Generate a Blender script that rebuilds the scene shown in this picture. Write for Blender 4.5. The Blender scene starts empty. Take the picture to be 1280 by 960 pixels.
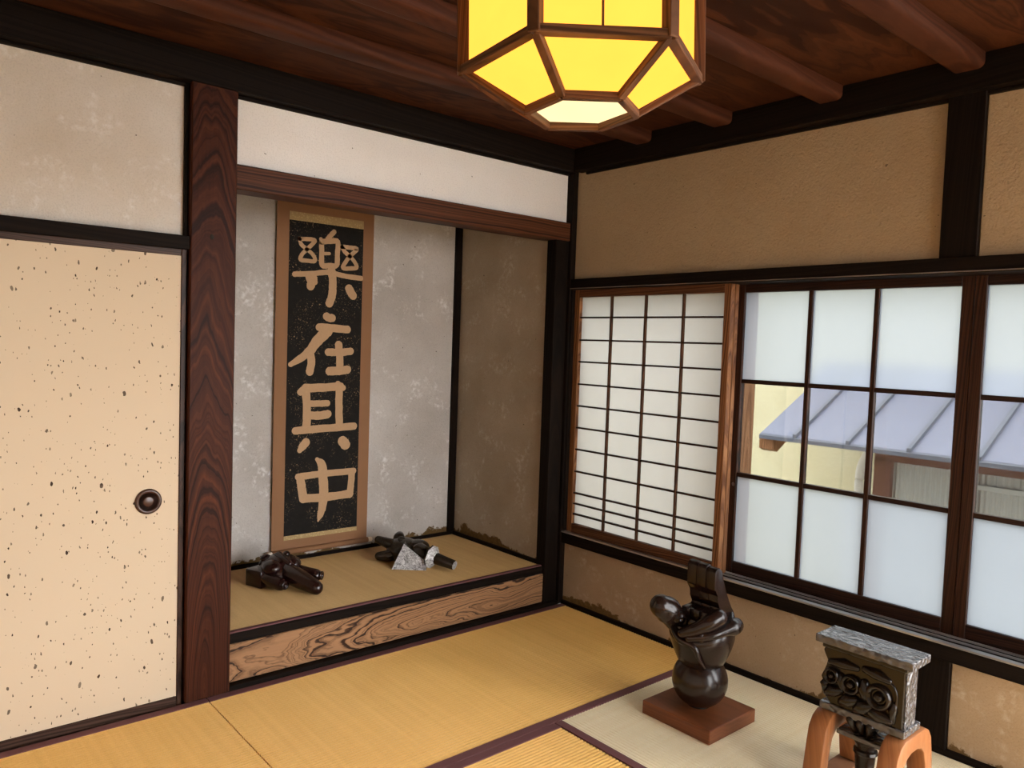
import bpy, bmesh, math, random
from mathutils import Vector, Matrix
random.seed(7)
PI = math.pi
SC = bpy.context.scene
COL = SC.collection

# ------------------------------------------------------------------ camera
CAM = Vector((-2.8307, -2.8732, 1.3439))
YAW, PITCH, ROLL, FPX = math.radians(-40.6335), math.radians(-2.9943), math.radians(1.9579), 970.27
fw = Vector((-math.sin(YAW) * math.cos(PITCH), math.cos(YAW) * math.cos(PITCH), math.sin(PITCH)))
r0 = fw.cross(Vector((0, 0, 1))).normalized()
u0 = r0.cross(fw)
RT = r0 * math.cos(ROLL) + u0 * math.sin(ROLL)
UP = -r0 * math.sin(ROLL) + u0 * math.cos(ROLL)
cd = bpy.data.cameras.new('camera')
cam = bpy.data.objects.new('camera', cd)
COL.objects.link(cam)
cam.matrix_world = Matrix(((RT.x, UP.x, -fw.x, CAM.x), (RT.y, UP.y, -fw.y, CAM.y), (RT.z, UP.z, -fw.z, CAM.z), (0, 0, 0, 1)))
cd.sensor_fit = 'HORIZONTAL'
cd.sensor_width = 36.0
cd.lens = FPX / 1280 * 36.0
cd.clip_start = 0.02
SC.camera = cam


def PX(u, v, ax, val):
    """pixel of the photograph -> point on the plane ax = val"""
    d = RT * ((u - 640) / FPX) + UP * (-(v - 480) / FPX) + fw
    i = 'xyz'.index(ax)
    return CAM + d * ((val - CAM[i]) / d[i])


# ------------------------------------------------------------------ sky, exposure
SKY = 11.0
w = bpy.data.worlds.new('overcast_sky')
SC.world = w
w.use_nodes = True
bg = w.node_tree.nodes['Background']
bg.inputs[0].default_value = (0.99, 0.99, 1.0, 1)
bg.inputs[1].default_value = SKY
SC.view_settings.view_transform = 'Standard'
SC.view_settings.look = 'None'
SC.view_settings.exposure = 0.20
SC.view_settings.gamma = 1.0
SC.view_settings.use_curve_mapping = False
SC.cycles.use_denoising = True
SC.cycles.max_bounces = 10
SC.cycles.diffuse_bounces = 6
SC.cycles.transmission_bounces = 8
SC.cycles.transparent_max_bounces = 12
SC.cycles.sample_clamp_indirect = 8.0
SC.cycles.caustics_reflective = False

# ------------------------------------------------------------------ material helpers
class NT:
    def __init__(s, name):
        s.m = bpy.data.materials.new(name)
        s.m.use_nodes = True
        s.t = s.m.node_tree
        s.t.nodes.clear()
        s.out = s.t.nodes.new('ShaderNodeOutputMaterial')

    def n(s, kind, **kw):
        nd = s.t.nodes.new('ShaderNode' + kind)
        for k, v in kw.items():
            if k.startswith('i_'):
                key = k[2:]
                key = int(key) if key.isdigit() else key.replace('_', ' ')
                s.put(nd.inputs[key], v)
            else:
                setattr(nd, k, v)
        return nd

    def put(s, sock, v):
        if hasattr(v, 'is_output'):
            s.t.links.new(v, sock)
        elif isinstance(v, tuple) and len(v) == 3 and sock.type == 'RGBA':
            sock.default_value = (*v, 1)
        else:
            sock.default_value = v

    def math(s, op, a, b=0.0, clamp=False):
        nd = s.n('Math', operation=op, use_clamp=clamp)
        s.put(nd.inputs[0], a)
        s.put(nd.inputs[1], b)
        return nd.outputs[0]

    def mix(s, f, a, b, blend='MIX'):
        nd = s.n('Mix', data_type='RGBA', blend_type=blend)
        s.put(nd.inputs[0], f)
        s.put(nd.inputs[6], a)
        s.put(nd.inputs[7], b)
        return nd.outputs[2]

    def ramp(s, f, stops, interp='LINEAR'):
        nd = s.n('ValToRGB')
        cr = nd.color_ramp
        cr.interpolation = interp
        while len(cr.elements) < len(stops):
            cr.elements.new(0.5)
        for e, (p, c) in zip(cr.elements, stops):
            e.position = p
            e.color = (*c, 1) if isinstance(c, tuple) else (c, c, c, 1)
        s.put(nd.inputs[0], f)
        return nd.outputs[0]

    def noise(s, vec, scale, detail=3.0, rough=0.55, dist=0.0):
        nd = s.n('TexNoise', i_Scale=scale, i_Detail=detail, i_Roughness=rough, i_Distortion=dist)
        s.put(nd.inputs['Vector'], vec)
        return nd.outputs[0]

    def mapping(s, vec, scale=(1, 1, 1), rot=(0, 0, 0), loc=(0, 0, 0)):
        nd = s.n('Mapping')
        s.put(nd.inputs[0], vec)
        nd.inputs['Scale'].default_value = scale
        nd.inputs['Rotation'].default_value = rot
        nd.inputs['Location'].default_value = loc
        return nd.outputs[0]

    def bump(s, h, strength=0.3, dist=0.002):
        nd = s.n('Bump', i_Strength=strength, i_Distance=dist)
        s.put(nd.inputs['Height'], h)
        return nd.outputs[0]

    def bsdf(s, color, rough=0.6, normal=None, spec=0.3, metal=0.0, **kw):
        nd = s.n('BsdfPrincipled')
        s.put(nd.inputs['Base Color'], color)
        s.put(nd.inputs['Roughness'], rough)
        nd.inputs['Specular IOR Level'].default_value = spec
        s.put(nd.inputs['Metallic'], metal)
        if normal is not None:
            s.put(nd.inputs['Normal'], normal)
        for k, v in kw.items():
            s.put(nd.inputs[k.replace('_', ' ')], v)
        return nd.outputs[0]

    def done(s, shader):
        s.t.links.new(shader, s.out.inputs[0])
        return s.m

    def objc(s):
        """object coordinates plus an offset that differs from object to object"""
        tc = s.n('TexCoord').outputs['Object']
        rnd = s.n('ObjectInfo').outputs['Random']
        off = s.n('CombineXYZ')
        s.put(off.inputs[0], s.math('MULTIPLY', rnd, 0.0))
        s.put(off.inputs[2], s.math('MULTIPLY', rnd, 3.7))
        va = s.n('VectorMath', operation='ADD')
        s.put(va.inputs[0], tc)
        s.put(va.inputs[1], off.outputs[0])
        return va.outputs[0]

    def pos(s):
        return s.n('NewGeometry').outputs['Position']


def srgb(r, g, b):
    f = lambda c: (c / 255 / 12.92) if c / 255 <= 0.04045 else ((c / 255 + 0.055) / 1.055) ** 2.4
    return (f(r), f(g), f(b))


def wood(name, dark, light, axis='Z', freq=120.0, k=0.05, g0=0.0, a0=0.0, b0=0.03, cross=None, warp=0.010, wlen=1.5, rough=0.5, spec=0.15,
         fibre=0.35, bump=0.06, line=(0.38, 0.62), moving=True):
    """flat-sawn timber: irregular growth rings r = hypot(a, b0 + k (g - g0)) warped by noise, fine fibres along the grain g"""
    t = NT(name)
    co = t.objc() if moving else t.n('TexCoord').outputs['Object']
    ai = 'XYZ'.index(axis)
    sep = t.n('SeparateXYZ')
    t.put(sep.inputs[0], co)
    others = [i for i in range(3) if i != ai]
    if cross is None:
        cross = 'XYZ'[others[0]]
    ci = 'XYZ'.index(cross)
    di = [i for i in others if i != ci][0]
    g, ac, bc = sep.outputs[ai], sep.outputs[ci], sep.outputs[di]
    sw = [7, 7, 7]
    sw[ai] = wlen
    w1 = t.math('MULTIPLY', t.math('SUBTRACT', t.noise(t.mapping(co, scale=tuple(sw)), 1.0, 2.0), 0.5), warp * 4)
    sw2 = [40, 40, 40]
    sw2[ai] = wlen * 5
    w2 = t.math('MULTIPLY', t.math('SUBTRACT', t.noise(t.mapping(co, scale=tuple(sw2)), 1.0, 2.0), 0.5), warp * 0.5)
    a = t.math('ADD', t.math('ADD', ac, a0), w1)
    b = t.math('ADD', t.math('ADD', t.math('MULTIPLY', t.math('SUBTRACT', g, g0), k), b0), t.math('ADD', bc, w1))
    r = t.math('SQRT', t.math('ADD', t.math('MULTIPLY', a, a), t.math('MULTIPLY', b, b)))
    r = t.math('ADD', r, w2)
    nz = t.n('TexNoise', noise_dimensions='1D', i_Scale=freq, i_Detail=3.0, i_Roughness=0.6)
    t.put(nz.inputs['W'], r)
    ring = t.ramp(nz.outputs[0], [(line[0], 0.0), (line[1], 1.0)])
    sf = [160, 160, 160]
    sf[ai] = 3.0
    fb = t.noise(t.mapping(co, scale=tuple(sf)), 1.0, 2.0)
    sl = [5, 5, 5]
    sl[ai] = 0.7
    lo = t.noise(t.mapping(co, scale=tuple(sl)), 1.0, 2.0)
    col = t.mix(ring, dark, light)
    col = t.mix(t.math('MULTIPLY', fb, fibre), col, dark)
    mul = t.math('ADD', t.math('MULTIPLY', lo, 0.8), 0.6)
    cb = t.n('CombineColor')
    for i in range(3):
        t.put(cb.inputs[i], mul)
    col = t.mix(1.0, col, cb.outputs[0], 'MULTIPLY')
    h = t.math('ADD', t.math('MULTIPLY', ring, 0.6), fb)
    return t.done(t.bsdf(col, rough, t.bump(h, bump, 0.001), spec))


def plaster(name, col, col2, grain=170.0, depth=0.003, stain=None, mottle=0.0, mottle_col=(0.75, 0.73, 0.7), crack=None):
    """sandy wall plaster; stain = (z0, height, colour): worn brown edge along the bottom"""
    t = NT(name)
    p = t.pos()
    big = t.noise(p, 2.3, 4.0)
    c = t.mix(t.ramp(big, [(0.35, 0.0), (0.68, 1.0)]), col, col2)
    gr = t.noise(p, grain, 3.0, 0.6)
    gr2 = t.noise(p, grain * 0.28, 3.0, 0.6)
    c = t.mix(t.ramp(gr, [(0.3, 0.22), (0.5, 0.0)]), c, tuple(x * 0.45 for x in col))
    if mottle:
        m1 = t.noise(p, 7.0, 6.0, 0.7, 0.6)
        m2 = t.noise(p, 45.0, 3.0, 0.6)
        mm = t.math('MULTIPLY', t.ramp(m1, [(0.52, 0.0), (0.66, 1.0)]), t.ramp(m2, [(0.45, 0.0), (0.62, 1.0)]))
        c = t.mix(t.math('MULTIPLY', mm, mottle), c, mottle_col)
    pits = t.noise(p, 55.0, 2.0, 0.5)
    c = t.mix(t.ramp(pits, [(0.735, 0.0), (0.76, 0.8)]), c, (0.06, 0.045, 0.03))
    if stain:
        z0, hh, sc = stain
        sep = t.n('SeparateXYZ')
        t.put(sep.inputs[0], p)
        n3 = t.math('ADD', t.math('MULTIPLY', t.noise(p, 2.2, 2.0), 0.62), t.math('MULTIPLY', t.noise(p, 11.0, 6.0, 0.75), 0.38))
        lev = t.math('DIVIDE', t.math('SUBTRACT', sep.outputs[2], z0), hh)
        v = t.math('SUBTRACT', t.math('MULTIPLY', n3, 7.0), t.math('ADD', lev, 3.45))
        fac = t.ramp(v, [(0.0, 0.0), (0.12, 1.0)])
        sn = t.noise(p, 60.0, 4.0)
        c = t.mix(fac, c, t.mix(sn, sc, tuple(x * 0.35 for x in sc)))
    h = t.math('ADD', gr, t.math('MULTIPLY', gr2, 1.2))
    return t.done(t.bsdf(c, 0.95, t.bump(h, 0.55, depth), 0.1))


M = {}
BK1, BK2 = (0.006, 0.004, 0.003), (0.013, 0.008, 0.0055)
for ax_ in 'XYZ':
    M['black_wood' + {'X': '_x', 'Y': '_y', 'Z': ''}[ax_]] = wood('black_aged_wood_' + ax_.lower(), BK1, BK2, ax_, 90, rough=0.6, bump=0.02, spec=0.06)
M['pillar'] = wood('pillar_wood', (0.018, 0.005, 0.0025), (0.098, 0.026, 0.009), 'Z', 150, k=0.13, g0=-1.10, a0=0.012, b0=0.078, cross='X', warp=0.012, line=(0.3, 0.72),
                   rough=0.5, spec=0.10, fibre=0.6, moving=False)
M['lintel'] = wood('lintel_wood', (0.024, 0.008, 0.004), (0.125, 0.043, 0.017), 'X', 110, k=0.05, g0=-0.7, b0=0.05, cross='Z', warp=0.008, spec=0.15)
M['gamachi'] = wood('alcove_sill_wood', (0.030, 0.013, 0.007), (0.40, 0.215, 0.105), 'X', 150, k=0.10, g0=0.05, a0=0.01, b0=0.0, cross='Z', warp=0.030, wlen=2.4,
                    rough=0.36, spec=0.3, fibre=0.3, line=(0.34, 0.54), moving=False)
M['ceil_board'] = wood('ceiling_board_wood', (0.030, 0.010, 0.005), (0.085, 0.029, 0.012), 'X', 40, k=0.06, g0=-1.0, b0=0.02, cross='Y', warp=0.04, rough=0.65, spec=0.1)
M['batten'] = wood('batten_wood', (0.050, 0.017, 0.009), (0.085, 0.029, 0.015), 'X', 50, rough=0.6, warp=0.02, bump=0.03, spec=0.1)
M['shoji_wood'] = wood('shoji_wood', (0.10, 0.038, 0.015), (0.30, 0.135, 0.055), 'Z', 160)
M['shoji_wood_y'] = wood('shoji_wood_y', (0.045, 0.016, 0.007), (0.15, 0.06, 0.025), 'Y', 160)
M['lattice_wood'] = wood('lattice_wood', (0.030, 0.012, 0.006), (0.095, 0.040, 0.018), 'Z', 160)
M['sash_wood'] = wood('sash_wood', (0.012, 0.005, 0.003), (0.055, 0.019, 0.009), 'Z', 160, rough=0.42)
M['sash_wood_y'] = wood('sash_wood_y', (0.010, 0.004, 0.003), (0.034, 0.013, 0.007), 'Y', 160, rough=0.42)
M['outer_wood'] = wood('weathered_post_wood', (0.16, 0.065, 0.025), (0.40, 0.20, 0.095), 'Z', 140, rough=0.6)
M['sill_wood'] = wood('sill_wood', (0.10, 0.075, 0.062), (0.20, 0.16, 0.14), 'Y', 160, rough=0.16, spec=1.0, bump=0.02)
M['fus_frame'] = wood('door_frame_wood', (0.020, 0.010, 0.007), (0.065, 0.033, 0.022), 'Z', 160, rough=0.4)
M['fus_frame_x'] = wood('door_frame_wood_x', (0.030, 0.016, 0.011), (0.085, 0.046, 0.032), 'X', 160, rough=0.4)
M['lantern_wood'] = wood('lantern_wood', (0.06, 0.024, 0.010), (0.17, 0.072, 0.030), 'X', 160, warp=0.006)
M['plinth_wood'] = wood('plinth_wood', (0.12, 0.036, 0.013), (0.20, 0.066, 0.025), 'Y', 60, rough=0.35, spec=0.3, warp=0.02, fibre=0.5)
M['stand_wood'] = wood('stand_wood', (0.24, 0.088, 0.030), (0.33, 0.130, 0.046), 'Z', 70, rough=0.38, spec=0.3, fibre=0.4)
M['foot_wood'] = wood('stand_foot_wood', (0.16, 0.07, 0.035), (0.28, 0.135, 0.07), 'X', 70, fibre=0.4)

M['plaster_left'] = plaster('plaster_left', (0.60, 0.53, 0.44), (0.68, 0.635, 0.575), mottle=0.6, mottle_col=(0.82, 0.80, 0.78))
M['plaster_kokabe'] = plaster('plaster_over_alcove', (0.79, 0.76, 0.72), (0.84, 0.815, 0.785), depth=0.002)
M['plaster_alcove'] = plaster('plaster_alcove', (0.455, 0.42, 0.38), (0.59, 0.56, 0.525), stain=(0.235, 0.05, (0.20, 0.12, 0.045)), mottle=0.85, mottle_col=(0.78, 0.77, 0.75), depth=0.002)
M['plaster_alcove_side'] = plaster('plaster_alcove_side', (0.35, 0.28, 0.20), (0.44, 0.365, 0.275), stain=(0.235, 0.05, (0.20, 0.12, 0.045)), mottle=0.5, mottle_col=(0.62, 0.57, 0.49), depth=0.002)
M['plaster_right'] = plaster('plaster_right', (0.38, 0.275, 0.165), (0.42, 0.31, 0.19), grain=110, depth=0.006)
M['plaster_low'] = plaster('plaster_low', (0.34, 0.235, 0.14), (0.42, 0.30, 0.19), stain=(0.02, 0.06, (0.22, 0.13, 0.05)), mottle=0.3, mottle_col=(0.7, 0.62, 0.5), depth=0.002)


def tatami_mat(name, c1, c2, axis, rough=0.42, spec=0.45, sheen=0.0):
    t = NT(name)
    p = t.pos()
    ai = 'XYZ'.index(axis)
    s1 = [260, 260, 1]
    s1[ai] = 420          # rush stems lie across the ribs
    fine = t.noise(t.mapping(p, scale=tuple(s1)), 1.0, 2.0)
    s2 = [1.2, 1.2, 1]
    s2[ai] = 45
    streak = t.noise(t.mapping(p, scale=tuple(s2)), 1.0, 3.0)
    patch = t.noise(p, 1.6, 3.0)
    f = t.math('ADD', t.math('MULTIPLY', streak, 0.5), t.math('MULTIPLY', patch, 0.5))
    c = t.mix(t.ramp(f, [(0.35, 0.0), (0.65, 1.0)]), c1, c2)
    c = t.mix(t.ramp(fine, [(0.3, 0.2), (0.5, 0.0)]), c, tuple(x * 0.5 for x in c1))
    return t.done(t.bsdf(c, rough, t.bump(fine, 0.25, 0.001), spec, Sheen_Weight=sheen, Sheen_Roughness=0.35, Sheen_Tint=(1.0, 0.9, 0.7)))


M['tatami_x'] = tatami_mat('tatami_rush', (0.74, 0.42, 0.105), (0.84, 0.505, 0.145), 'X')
M['tatami_y'] = tatami_mat('tatami_rush_sheen_tint', (0.86, 0.72, 0.45), (0.92, 0.81, 0.57), 'Y', 0.36, 1.0, 0.6)  # paler rush colour: window sheen painted into the base
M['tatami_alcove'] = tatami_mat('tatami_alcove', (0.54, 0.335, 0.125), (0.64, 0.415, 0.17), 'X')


def simple(name, col, rough=0.6, var=0.15, scale=30.0, spec=0.3, bump=0.1, metal=0.0):
    t = NT(name)
    co = t.n('TexCoord').outputs['Object']
    n = t.noise(co, scale, 3.0)
    c = t.mix(t.math('MULTIPLY', n, var * 2), col, tuple(x * 0.5 for x in col))
    return t.done(t.bsdf(c, rough, t.bump(n, bump, 0.001), spec, metal))


M['rail_metal'] = simple('worn_rail_metal', (0.52, 0.50, 0.48), 0.28, 0.15, 20, 0.5, 0.05, 0.75)
M['heri'] = simple('mat_border_cloth', srgb(112, 72, 72), 0.8, 0.2, 400)
M['underfloor'] = simple('underfloor', (0.012, 0.009, 0.008), 0.9)
M['dark_gap'] = simple('dark_board', (0.02, 0.014, 0.01), 0.8)


def fusuma_paper():
    t = NT('speckled_door_paper')
    p = t.n('TexCoord').outputs['Object']
    sx_ = t.n('SeparateXYZ')
    t.put(sx_.inputs[0], p)
    cx_ = t.n('CombineXYZ')
    t.put(cx_.inputs[0], sx_.outputs[0])
    t.put(cx_.inputs[1], sx_.outputs[2])
    p2 = cx_.outputs[0]
    big = t.noise(p, 1.5, 3.0)
    c = t.mix(big, srgb(210, 191, 163), srgb(204, 185, 158))
    for sc, keep, r0_, r1, seed in ((15.0, 0.78, 0.10, 0.105, 0.4), (30.0, 0.78, 0.14, 0.135, 5.3), (64.0, 0.86, 0.16, 0.20, 11.1)):
        wob = t.n('VectorMath', operation='ADD')
        nz = t.n('TexNoise', i_Scale=60.0, i_Detail=2.0)
        t.put(nz.inputs['Vector'], p)
        sc2 = t.n('VectorMath', operation='SCALE')
        t.put(sc2.inputs[0], nz.outputs[1])
        sc2.inputs['Scale'].default_value = 0.014
        t.put(wob.inputs[0], t.mapping(p2, loc=(seed, seed * 0.7, 0), scale=(1.45, 0.8, 1), rot=(0, 0, seed)))
        t.put(wob.inputs[1], sc2.outputs[0])
        vo = t.n('TexVoronoi', voronoi_dimensions='2D', i_Scale=sc, feature='F1')
        t.put(vo.inputs['Vector'], wob.outputs[0])
        sp = t.n('SeparateColor')
        t.put(sp.inputs[0], vo.outputs['Color'])
        on = t.math('GREATER_THAN', sp.outputs[0], keep)
        size = t.math('MULTIPLY', sp.outputs[1], r1)
        inside = t.math('LESS_THAN', vo.outputs['Distance'], size)
        f = t.math('MULTIPLY', on, inside)
        c = t.mix(t.math('MULTIPLY', f, t.math('ADD', t.math('MULTIPLY', sp.outputs[2], 0.35), 0.65)), c, srgb(46, 28, 18))
    return t.done(t.bsdf(c, 0.75, None, 0.25))


M['fus_paper'] = fusuma_paper()


def scroll_ink():
    t = NT('ink_rubbing_paper')
    p = t.n('TexCoord').outputs['Object']
    c = t.mix(t.noise(p, 25, 3.0), (0.010, 0.009, 0.008), (0.020, 0.018, 0.016))
    den = t.ramp(t.noise(p, 6.0, 3.0), [(0.45, 0.0), (0.62, 1.0)])
    for sc, th in ((70.0, 0.73), (150.0, 0.71)):
        fl = t.noise(p, sc, 2.0, 0.6, 0.8)
        f = t.math('MULTIPLY', t.ramp(fl, [(th - 0.07, 0.0), (th - 0.03, 1.0)]), den)
        c = t.mix(f, c, srgb(176, 148, 110))
    return t.done(t.bsdf(c, 0.85, None, 0.15))


M['ink'] = scroll_ink()
M['glyph'] = simple('rubbing_letter_paper', srgb(196, 160, 122), 0.85, 0.18, 90)
M['mount'] = simple('scroll_mount_cloth', srgb(150, 110, 78), 0.8, 0.12, 12)


def gold_strip():
    t = NT('gold_brocade')
    p = t.n('TexCoord').outputs['Object']
    v = t.n('TexVoronoi', i_Scale=90.0)
    t.put(v.inputs['Vector'], p)
    c = t.mix(t.ramp(v.outputs['Distance'], [(0.2, 0.0), (0.45, 1.0)]), srgb(196, 172, 122), srgb(176, 150, 102))
    return t.done(t.bsdf(c, 0.6, None, 0.4))


M['gold'] = gold_strip()
M['ivory'] = simple('ivory_knob', srgb(240, 228, 205), 0.4, 0.05, 60)

# glass: see-through panes tinted to dim outdoor daylight, and one frosted face on the panes above and below
def dimming_glass():
    t = NT('dimming_glass')
    tr = t.n('BsdfTransparent')
    tr.inputs[0].default_value = (0.52, 0.535, 0.53, 1)
    gl = t.n('BsdfGlossy', i_Roughness=0.03)
    mx = t.n('MixShader')
    mx.inputs[0].default_value = 0.06
    t.t.links.new(tr.outputs[0], mx.inputs[1])
    t.t.links.new(gl.outputs[0], mx.inputs[2])
    return t.done(mx.outputs[0])


def frosted_glass():
    t = NT('frosted_glass')
    p = t.pos()
    n = t.noise(p, 3.0, 3.0)
    tl = t.n('BsdfTranslucent')
    t.put(tl.inputs[0], t.mix(n, (0.285, 0.31, 0.35), (0.31, 0.337, 0.38)))
    rf = t.n('BsdfRefraction', i_Roughness=0.55, i_IOR=1.05)
    rf.inputs[0].default_value = (0.29, 0.325, 0.375, 1)
    mx = t.n('MixShader')
    mx.inputs[0].default_value = 0.45
    t.t.links.new(tl.outputs[0], mx.inputs[1])
    t.t.links.new(rf.outputs[0], mx.inputs[2])
    gl = t.n('BsdfGlossy', i_Roughness=0.4)
    m2 = t.n('MixShader')
    m2.inputs[0].default_value = 0.03
    t.t.links.new(mx.outputs[0], m2.inputs[1])
    t.t.links.new(gl.outputs[0], m2.inputs[2])
    return t.done(m2.outputs[0])


def shoji_paper():
    t = NT('shoji_paper')
    p = t.pos()
    n = t.noise(p, 14.0, 5.0, 0.65)
    tl = t.n('BsdfTranslucent')
    t.put(tl.inputs[0], t.mix(n, (0.126, 0.125, 0.115), (0.146, 0.146, 0.138)))
    df = t.n('BsdfDiffuse')
    df.inputs[0].default_value = (0.8, 0.78, 0.72, 1)
    mx = t.n('MixShader')
    mx.inputs[0].default_value = 0.25
    t.t.links.new(tl.outputs[0], mx.inputs[1])
    t.t.links.new(df.outputs[0], mx.inputs[2])
    return t.done(mx.outputs[0])


M['clear'] = dimming_glass()
M['frost'] = frosted_glass()
M['shoji_paper'] = shoji_paper()


def lamp_paper(name, col, strength):
    t = NT(name)
    p = t.n('TexCoord').outputs['Object']
    n = t.noise(p, 9.0, 3.0)
    c = t.mix(n, col, tuple(x * 0.86 for x in col))
    em = t.n('Emission')
    t.put(em.inputs[0], c)
    em.inputs[1].default_value = strength
    return t.done(em.outputs[0])


M['lamp_paper'] = lamp_paper('lit_lantern_paper', (1.0, 0.36, 0.042), 2.25)
M['lamp_paper_bottom'] = lamp_paper('lit_lantern_bottom_paper', (1.0, 0.72, 0.34), 1.6)


def carved(name, col, rough, scale=40.0, bump=0.25, spec=0.5, metal=0.0, vor=False):
    t = NT(name)
    co = t.n('TexCoord').outputs['Object']
    if vor:
        v = t.n('TexVoronoi', i_Scale=scale, feature='SMOOTH_F1')
        t.put(v.inputs['Vector'], t.mapping(co, scale=(1, 0.8, 1)))
        h = v.outputs['Distance']
    else:
        h = t.noise(co, scale, 3.0)
    n = t.noise(co, 12.0, 3.0)
    c = t.mix(n, col, tuple(x * 0.55 for x in col))
    return t.done(t.bsdf(c, rough, t.bump(h, bump, 0.012 if vor else 0.006), spec, metal))


M['scul_a'] = carved('dark_waxed_wood', (0.020, 0.010, 0.007), 0.24, 18, 0.12, 0.38)
M['scul_b'] = carved('black_brown_wood', (0.013, 0.008, 0.005), 0.24, 45, 0.25, 0.38)
M['scul_b_lit'] = carved('adzed_wood_lightened', (0.095, 0.085, 0.082), 0.24, 62, 1.0, 0.8, vor=True)  # adze marks, plus window light put into the paler base colour
M['scul_c'] = carved('dark_red_brown_wood', (0.030, 0.010, 0.008), 0.22, 30, 0.2, 0.55)
M['scul_d'] = carved('dark_olive_wood', (0.026, 0.019, 0.013), 0.25, 30, 0.2, 0.55)
def silver_paint():
    t = NT('chiselled_silver_paint')
    co = t.n('TexCoord').outputs['Object']
    n = t.noise(t.mapping(co, scale=(1, 1, 1.6), rot=(0.6, 0.3, 0.5)), 75.0, 4.0, 0.7, 1.2)
    c = t.mix(t.ramp(n, [(0.36, 0.0), (0.6, 1.0)]), (0.16, 0.155, 0.15), (0.86, 0.86, 0.86))
    return t.done(t.bsdf(c, 0.42, t.bump(n, 0.8, 0.004), 0.5, 0.25))


M['silver'] = silver_paint()
M['bronze'] = carved('door_pull_lacquer', (0.070, 0.026, 0.014), 0.28, 30, 0.1, 0.5)
M['bronze_dark'] = carved('door_pull_hollow', (0.030, 0.011, 0.007), 0.30, 30, 0.1, 0.5)

M['cream_wall'] = plaster('neighbour_stucco', (0.56, 0.50, 0.315), (0.61, 0.555, 0.38), grain=40, depth=0.004, mottle=0.2, mottle_col=(0.5, 0.45, 0.3))
M['roof_metal'] = simple('roof_sheet_metal', srgb(104, 107, 127), 0.45, 0.06, 4, 0.5)
M['roof_edge'] = simple('roof_edge_metal', srgb(92, 96, 108), 0.5, 0.05, 10)
M['red_wood'] = simple('red_brown_paint', srgb(112, 66, 50), 0.6, 0.2, 20)
M['corrugated'] = simple('corrugated_plastic', srgb(178, 178, 172), 0.5, 0.05, 10)
M['pipe'] = simple('grey_pipe', srgb(205, 200, 190), 0.5, 0.05, 10)
M['ground'] = simple('yard_concrete', (0.31, 0.29, 0.26), 0.9, 0.15, 3)

# ------------------------------------------------------------------ object helpers
WL = {}


def link(name, me, mats=None, parent=None, loc=(0, 0, 0), local=False):
    o = bpy.data.objects.new(name, me)
    COL.objects.link(o)
    loc = Vector(loc)
    if me is not None and mats is not None:
        for m in (mats if isinstance(mats, (list, tuple)) else [mats]):
            me.materials.append(m)
    if parent is not None:
        o.parent = parent
        o.location = loc if local else loc - WL.get(parent.name, Vector())
    else:
        o.location = loc
    WL[o.name] = loc
    return o


def tag(o, label, cat=None, group=None, kind=None):
    o['label'] = label
    if cat:
        o['category'] = cat
    if group:
        o['group'] = group
    if kind:
        o['kind'] = kind
    return o


def thing(name, loc, label, cat, group=None, kind=None, rotz=0.0):
    o = link(name, None, None, None, loc)
    o.rotation_euler = (0, 0, rotz)
    return tag(o, label, cat, group, kind)


def finish(bm, name, smooth=False):
    bmesh.ops.recalc_face_normals(bm, faces=bm.faces)
    me = bpy.data.meshes.new(name)
    bm.to_mesh(me)
    bm.free()
    if smooth:
        for p in me.polygons:
            p.use_smooth = True
    return me


def bm_box(size, bev=0.0, seg=1):
    bm = bmesh.new()
    bmesh.ops.create_cube(bm, size=1.0)
    bmesh.ops.scale(bm, vec=Vector(size), verts=bm.verts)
    if bev > 0:
        b = min(bev, 0.3 * min(size))
        bmesh.ops.bevel(bm, geom=list(bm.edges), offset=b, segments=seg, affect='EDGES', profile=0.5)
    return bm


def box(name, mn, mx, mat, parent=None, bev=0.002, seg=1, local=False):
    mn, mx = Vector(mn), Vector(mx)
    lo = Vector([min(a, b) for a, b in zip(mn, mx)])
    hi = Vector([max(a, b) for a, b in zip(mn, mx)])
    me = finish(bm_box(hi - lo, bev, seg), name)
    return link(name, me, mat, parent, (lo + hi) / 2, local)


def struct(name, mn, mx, mat, label, cat, bev=0.002):
    return tag(box(name, mn, mx, mat, None, bev), label, cat, None, 'structure')


def lathe_bm(profile, seg=40, bm=None, mtx=None):
    bm = bm or bmesh.new()
    rings = []
    for r, z in profile:
        if r < 1e-6:
            rings.append([bm.verts.new((0, 0, z))])
        else:
            rings.append([bm.verts.new((r * math.cos(2 * PI * k / seg), r * math.sin(2 * PI * k / seg), z)) for k in range(seg)])
    for a, b in zip(rings[:-1], rings[1:]):
        for k in range(seg):
            k2 = (k + 1) % seg
            if len(a) == 1 and len(b) == 1:
                continue
            if len(a) == 1:
                bm.faces.new((a[0], b[k], b[k2]))
            elif len(b) == 1:
                bm.faces.new((a[k], a[k2], b[0]))
            else:
                bm.faces.new((a[k], a[k2], b[k2], b[k]))
    if len(rings[0]) > 1:
        bm.faces.new(rings[0][::-1])
    if len(rings[-1]) > 1:
        bm.faces.new(rings[-1])
    if mtx is not None:
        vs = [v for rg in rings for v in rg]
        bmesh.ops.transform(bm, matrix=mtx, verts=vs)
    return bm


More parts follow.
